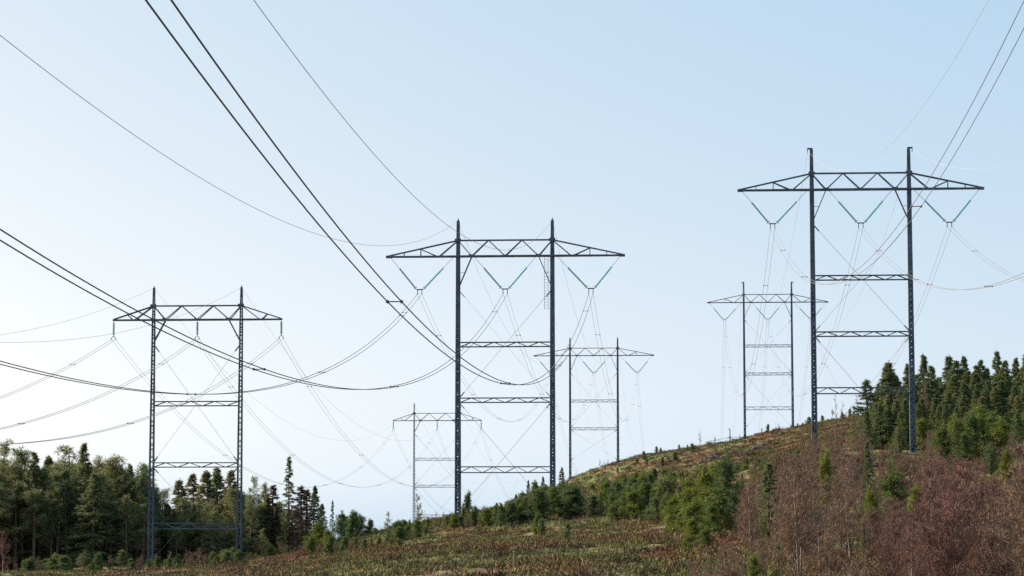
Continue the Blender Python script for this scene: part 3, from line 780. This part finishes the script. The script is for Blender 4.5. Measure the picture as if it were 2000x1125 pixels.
for i in range(9):
    px = random.uniform(1670, 1830); y = random.uniform(285, 300)
    plant_px('birch:birch', 'birch_tree', px, lerp_tab(top_r, px)+random.uniform(30, 80), y, 'leafless brown birch mixed into the left part of the right forest', 'birch tree', 'birches mixed into the right forest', .9)

# ------------------------------------------------------------------ planting: green conifers among the birches
GB = 'green conifers among the bare birches'
for px, py, y, k, wd, lab in [(1345, 935, 185, 'young:bright', 1.0, 'leftmost bright yellow-green pine at the edge of the bare birches'),
        (1372, 915, 180, 'young:bright', 1.0, 'bright green pine, second in the clump at the left edge of the birches'),
        (1398, 905, 182, 'young:bright', .9, 'bright green pine, third in the clump at the left edge of the birches'),
        (1421, 893, 178, 'young:young', .9, 'tallest pine of the green clump, darker on its right side'),
        (1355, 975, 165, 'young:bright', 1.2, 'low broad bright pine in front of the green clump'), (1330, 1000, 172, 'young:young', 1.2, 'low green pine left in front of the green clump'),
        (1390, 985, 168, 'young:young', 1.1, 'low darker pine in front of the green clump'),
        (1318, 968, 186, 'young:bright', 1.3, 'yellow-green pine farthest left and highest up in the bright clump'),
        (1352, 1012, 150, 'young:bright', 1.4, 'low spreading bright pine at the lower left of the green clump'),
        (1378, 1030, 142, 'young:young', 1.4, 'low green pine at the lower tip of the green clump'),
        (1340, 1045, 138, 'young:bright', 1.4, 'lowest yellow-green bush where the heath meets the birches'),
        (1408, 945, 170, 'young:young', 1.3, 'full dark green pine in the heart of the green clump'),
        (1432, 960, 172, 'young:spruce', 1.1, 'dark pine on the shaded right side of the green clump'),
        (1500, 905, 140, 'spruce:pine', 1.7, 'tall green spruce standing alone in the bare birches, its foot in shade'),
        (1612, 885, 160, 'young:bright', .6, 'narrow yellow-green conifer in the birches below the right pylon\'s left foot'),
        (1694, 862, 170, 'spruce:spruce', .6, 'narrow dark spruce in the birches between the right pylon\'s feet'),
        (1698, 955, 130, 'young:bright', .7, 'small yellow-green conifer below the narrow dark spruce'),
        (1745, 915, 165, 'young:young', 1.1, 'soft green pine below the right pylon\'s right foot'),
        (1790, 950, 140, 'young:bright', .8, 'small bright green conifer right of the soft green pine'),
        (1685, 1020, 105, 'spruce:spruce', .8, 'small dark spruce low in the birches'),
        (1908, 1000, 95, 'spruce:pine', .6, 'thin straggly green conifer near the bottom right corner'),
        (1965, 880, 190, 'young:bright', 1.2, 'yellow-green conifer at the right edge where birches meet the forest'),
        (1935, 870, 200, 'young:young', 1.2, 'green conifer left of the yellow-green one at the right edge'),
        (1475, 1085, 95, 'young:bright', .9, 'low green conifer at the bottom edge under the birches'), (1520, 1060, 98, 'young:young', .9, 'low dark green conifer at the bottom edge below the tall green spruce')]:
    plant_px(k, 'spruce_tree' if k.startswith('sp') else 'young_pine', px, py, y, lab, 'conifer tree', GB, wd)
# bare birch thicket
top_b = [(1290, 1130), (1335, 1095), (1380, 1040), (1430, 965), (1520, 868), (1600, 838), (1690, 835), (1720, 880), (1770, 865), (1850, 855), (1950, 840), (2060, 810)]
open_view = [(1318, 24, 1040, 186), (1352, 26, 1075, 150), (1378, 24, 1080, 142), (1340, 24, 1095, 138), (1432, 18, 1030, 172), (1345, 26, 1030, 185), (1372, 26, 1060, 180), (1400, 26, 1060, 182), (1424, 22, 1010, 178), (1500, 26, 1045, 140), (1612, 16, 965, 160), (1694, 14, 930, 170), (1698, 14, 990, 130),
             (1745, 24, 968, 165), (1790, 16, 1005, 140), (1685, 16, 1070, 105), (1908, 14, 1118, 95), (1965, 24, 935, 190), (1935, 20, 925, 200), (1475, 18, 1130, 95), (1520, 18, 1130, 98), (1722, 30, 905, 244)]
n_ = 0; tries = 0
while n_ < 298 and tries < 6000:
    tries += 1
    px = random.uniform(1300, 1560) if n_ < 48 else random.uniform(1450, 2060); y = 66+185*random.random()**1.25
    lim = lerp_tab(top_b, px)+10
    for c0, hw, yb, dd in open_view:
        if abs(px-c0) < hw*.8+1100/y and y < dd+1: lim = max(lim, yb)
    p = unproj(px, lim, y); z = gz(p.x, y); hm = p.z-z
    if hm < .8: continue
    h = min(random.uniform(2.6, 5.2), hm*random.uniform(.75, 1.0))
    if h < .7: continue
    red = px > 1690 and random.random() < (.75 if 1740 < px < 2000 and y < 150 else .3)
    plant('birch:birch_red' if red else 'birch:birch', 'birch_tree', p.x, y, h, 'leafless brown birch in the dense thicket on the right', 'birch tree', 'bare birches of the thicket', 1.2+.4*random.random(), z); n_ += 1
for i in range(32):
    px = random.uniform(1560, 1880); y = random.uniform(222, 262); p = unproj(px, 880, y)
    plant('birch:birch', 'birch_tree', p.x, y, random.uniform(1.5, 3.0), 'leafless brown birch at the upper edge of the thicket around the right pylon\'s feet', 'birch tree', 'bare birches at the right pylon\'s feet', 1.5)
print('birches', n_, COUNT)

# ------------------------------------------------------------------ rocks, heather
def rock(px, py, y, sx, sy, sz, lab):
    m = bpy.data.meshes.new('rock'); import bmesh
    b = bmesh.new(); bmesh.ops.create_icosphere(b, subdivisions=4, radius=1)
    o_ = random.random()*50
    for v in b.verts:
        d = v.co.copy(); f = 1+.35*mnoise.noise(d*1.3+Vector((o_, 0, 0)))+.15*mnoise.noise(d*4+Vector((o_, 0, 0)))
        v.co = Vector((d.x*sx*f, d.y*sy*f, max(-.3, d.z)*sz*f))
    b.to_mesh(m); b.free(); m.materials.append(M['rock'])
    p = unproj(px, py, y); o = bpy.data.objects.new('rock', m); C.objects.link(o); o.location = (p.x, y, gz(p.x, y)+.1)
    tag(o, lab, 'rock', 'grey rock outcrops'); return o
rock(1722, 882, 244, 1.2, 1.0, .4, 'long low dark grey rock outcrop between the right pylon\'s feet')
rock(1742, 872, 249, 1.0, 1.0, .4, 'smaller dark grey rock behind the long low one between the right pylon\'s feet')
for i in range(14):
    px = random.choice([1350, 1385, 1410, 1440, 1480])+random.gauss(0, 14); rock(px, 900, 455+random.uniform(-14, 22), random.uniform(.5, 1.5), 1.0, random.uniform(.4, .9), 'dark boulder in the rocky band on the slope under the heath ridge')['group'] = 'boulders under the ridge'

def cover(N, y0, y1, a0, a1, hmin, hmax, seed, dens=None):
    g = np.random.default_rng(seed); y = y0+(y1-y0)*g.random(N)**.8; px = a0+(a1-a0)*g.random(N); x = (px-1000)/F*y
    # clumpy: keep where a noise field is high
    keep = np.array([mnoise.noise(Vector((a*.35, b*.2, 9)))+.55*g.random() > .0 for a, b in zip(x, y)])
    x = x[keep]; y = y[keep]
    z = base_z(x, y)+np.array([bump(a, b) for a, b in zip(x, y)])-.05
    big = np.array([.55+.9*max(0, mnoise.noise(Vector((a*.5, b*.5, 2)))) for a, b in zip(x, y)])
    K = 15; n = len(x); c = np.repeat(np.stack([x, y, z], 1), K, 0); hh = np.repeat((hmin+(hmax-hmin)*g.random(n))*big, K)[:, None]
    d = g.normal(size=(n*K, 3)); d[:, 2] = np.abs(d[:, 2])*.8+.6; d /= np.linalg.norm(d, axis=1, keepdims=True)
    c = c+g.normal(size=c.shape)*np.array([.28, .28, .0]); s = np.cross(d, g.normal(size=d.shape)); s /= np.linalg.norm(s, axis=1, keepdims=True)
    return np.stack([c-s*hh*.10, c+s*hh*.10, c+d*hh], 1).reshape(-1, 3)
def clumps(N, y0, y1, a0, a1, seed, per=70):
    g = np.random.default_rng(seed); out = []
    while len(out) < N:
        y = y0+(y1-y0)*g.random()**.8; x = (a0+(a1-a0)*g.random()-1000)/F*y
        if mnoise.noise(Vector((x*.12, y*.1, 4)))+.35*g.normal() < .05: continue
        z = gz(x, y); r = .25+.95*g.random()**3; h = r*(.45+.6*g.random())
        d = g.normal(size=(per, 3)); d[:, 2] = np.abs(d[:, 2])+.15; d /= np.linalg.norm(d, axis=1, keepdims=True)
        c = np.array([x, y, z-.05])+d*np.array([r, r, h])*g.random((per, 1))**.4
        e = d+g.normal(size=(per, 3))*.6; e /= np.linalg.norm(e, axis=1, keepdims=True); q = np.cross(e, g.normal(size=(per, 3))); q /= np.linalg.norm(q, axis=1, keepdims=True)
        out.append(np.stack([c-q*.022, c+q*.022, c+e*(.14+.18*g.random((per, 1)))], 1).reshape(-1, 3))
    return np.concatenate(out)
V = np.concatenate([clumps(1900, 100, 285, 420, 1420, 5), clumps(900, 285, 525, 1080, 1620, 6, 50), clumps(1100, 80, 250, 1320, 2060, 8, 90)])
o = bpy.data.objects.new('undergrowth', tri_mesh('undergrowth', V, M['scrub'])); C.objects.link(o)
tag(o, 'low olive and brown scrub clumps scattered through the heather and under the birches', 'scrub', None, 'stuff')
V = np.concatenate([cover(52000, 95, 290, -20, 1420, .22, .55, 1), cover(30000, 280, 532, 1050, 1700, .3, .8, 2), cover(8000, 70, 260, 1300, 2050, .3, .7, 3)])
o = bpy.data.objects.new('heather', tri_mesh('heather', V, M['heather'])); C.objects.link(o)
tag(o, 'low reddish brown and olive heather covering the open slope', 'heather', None, 'stuff')
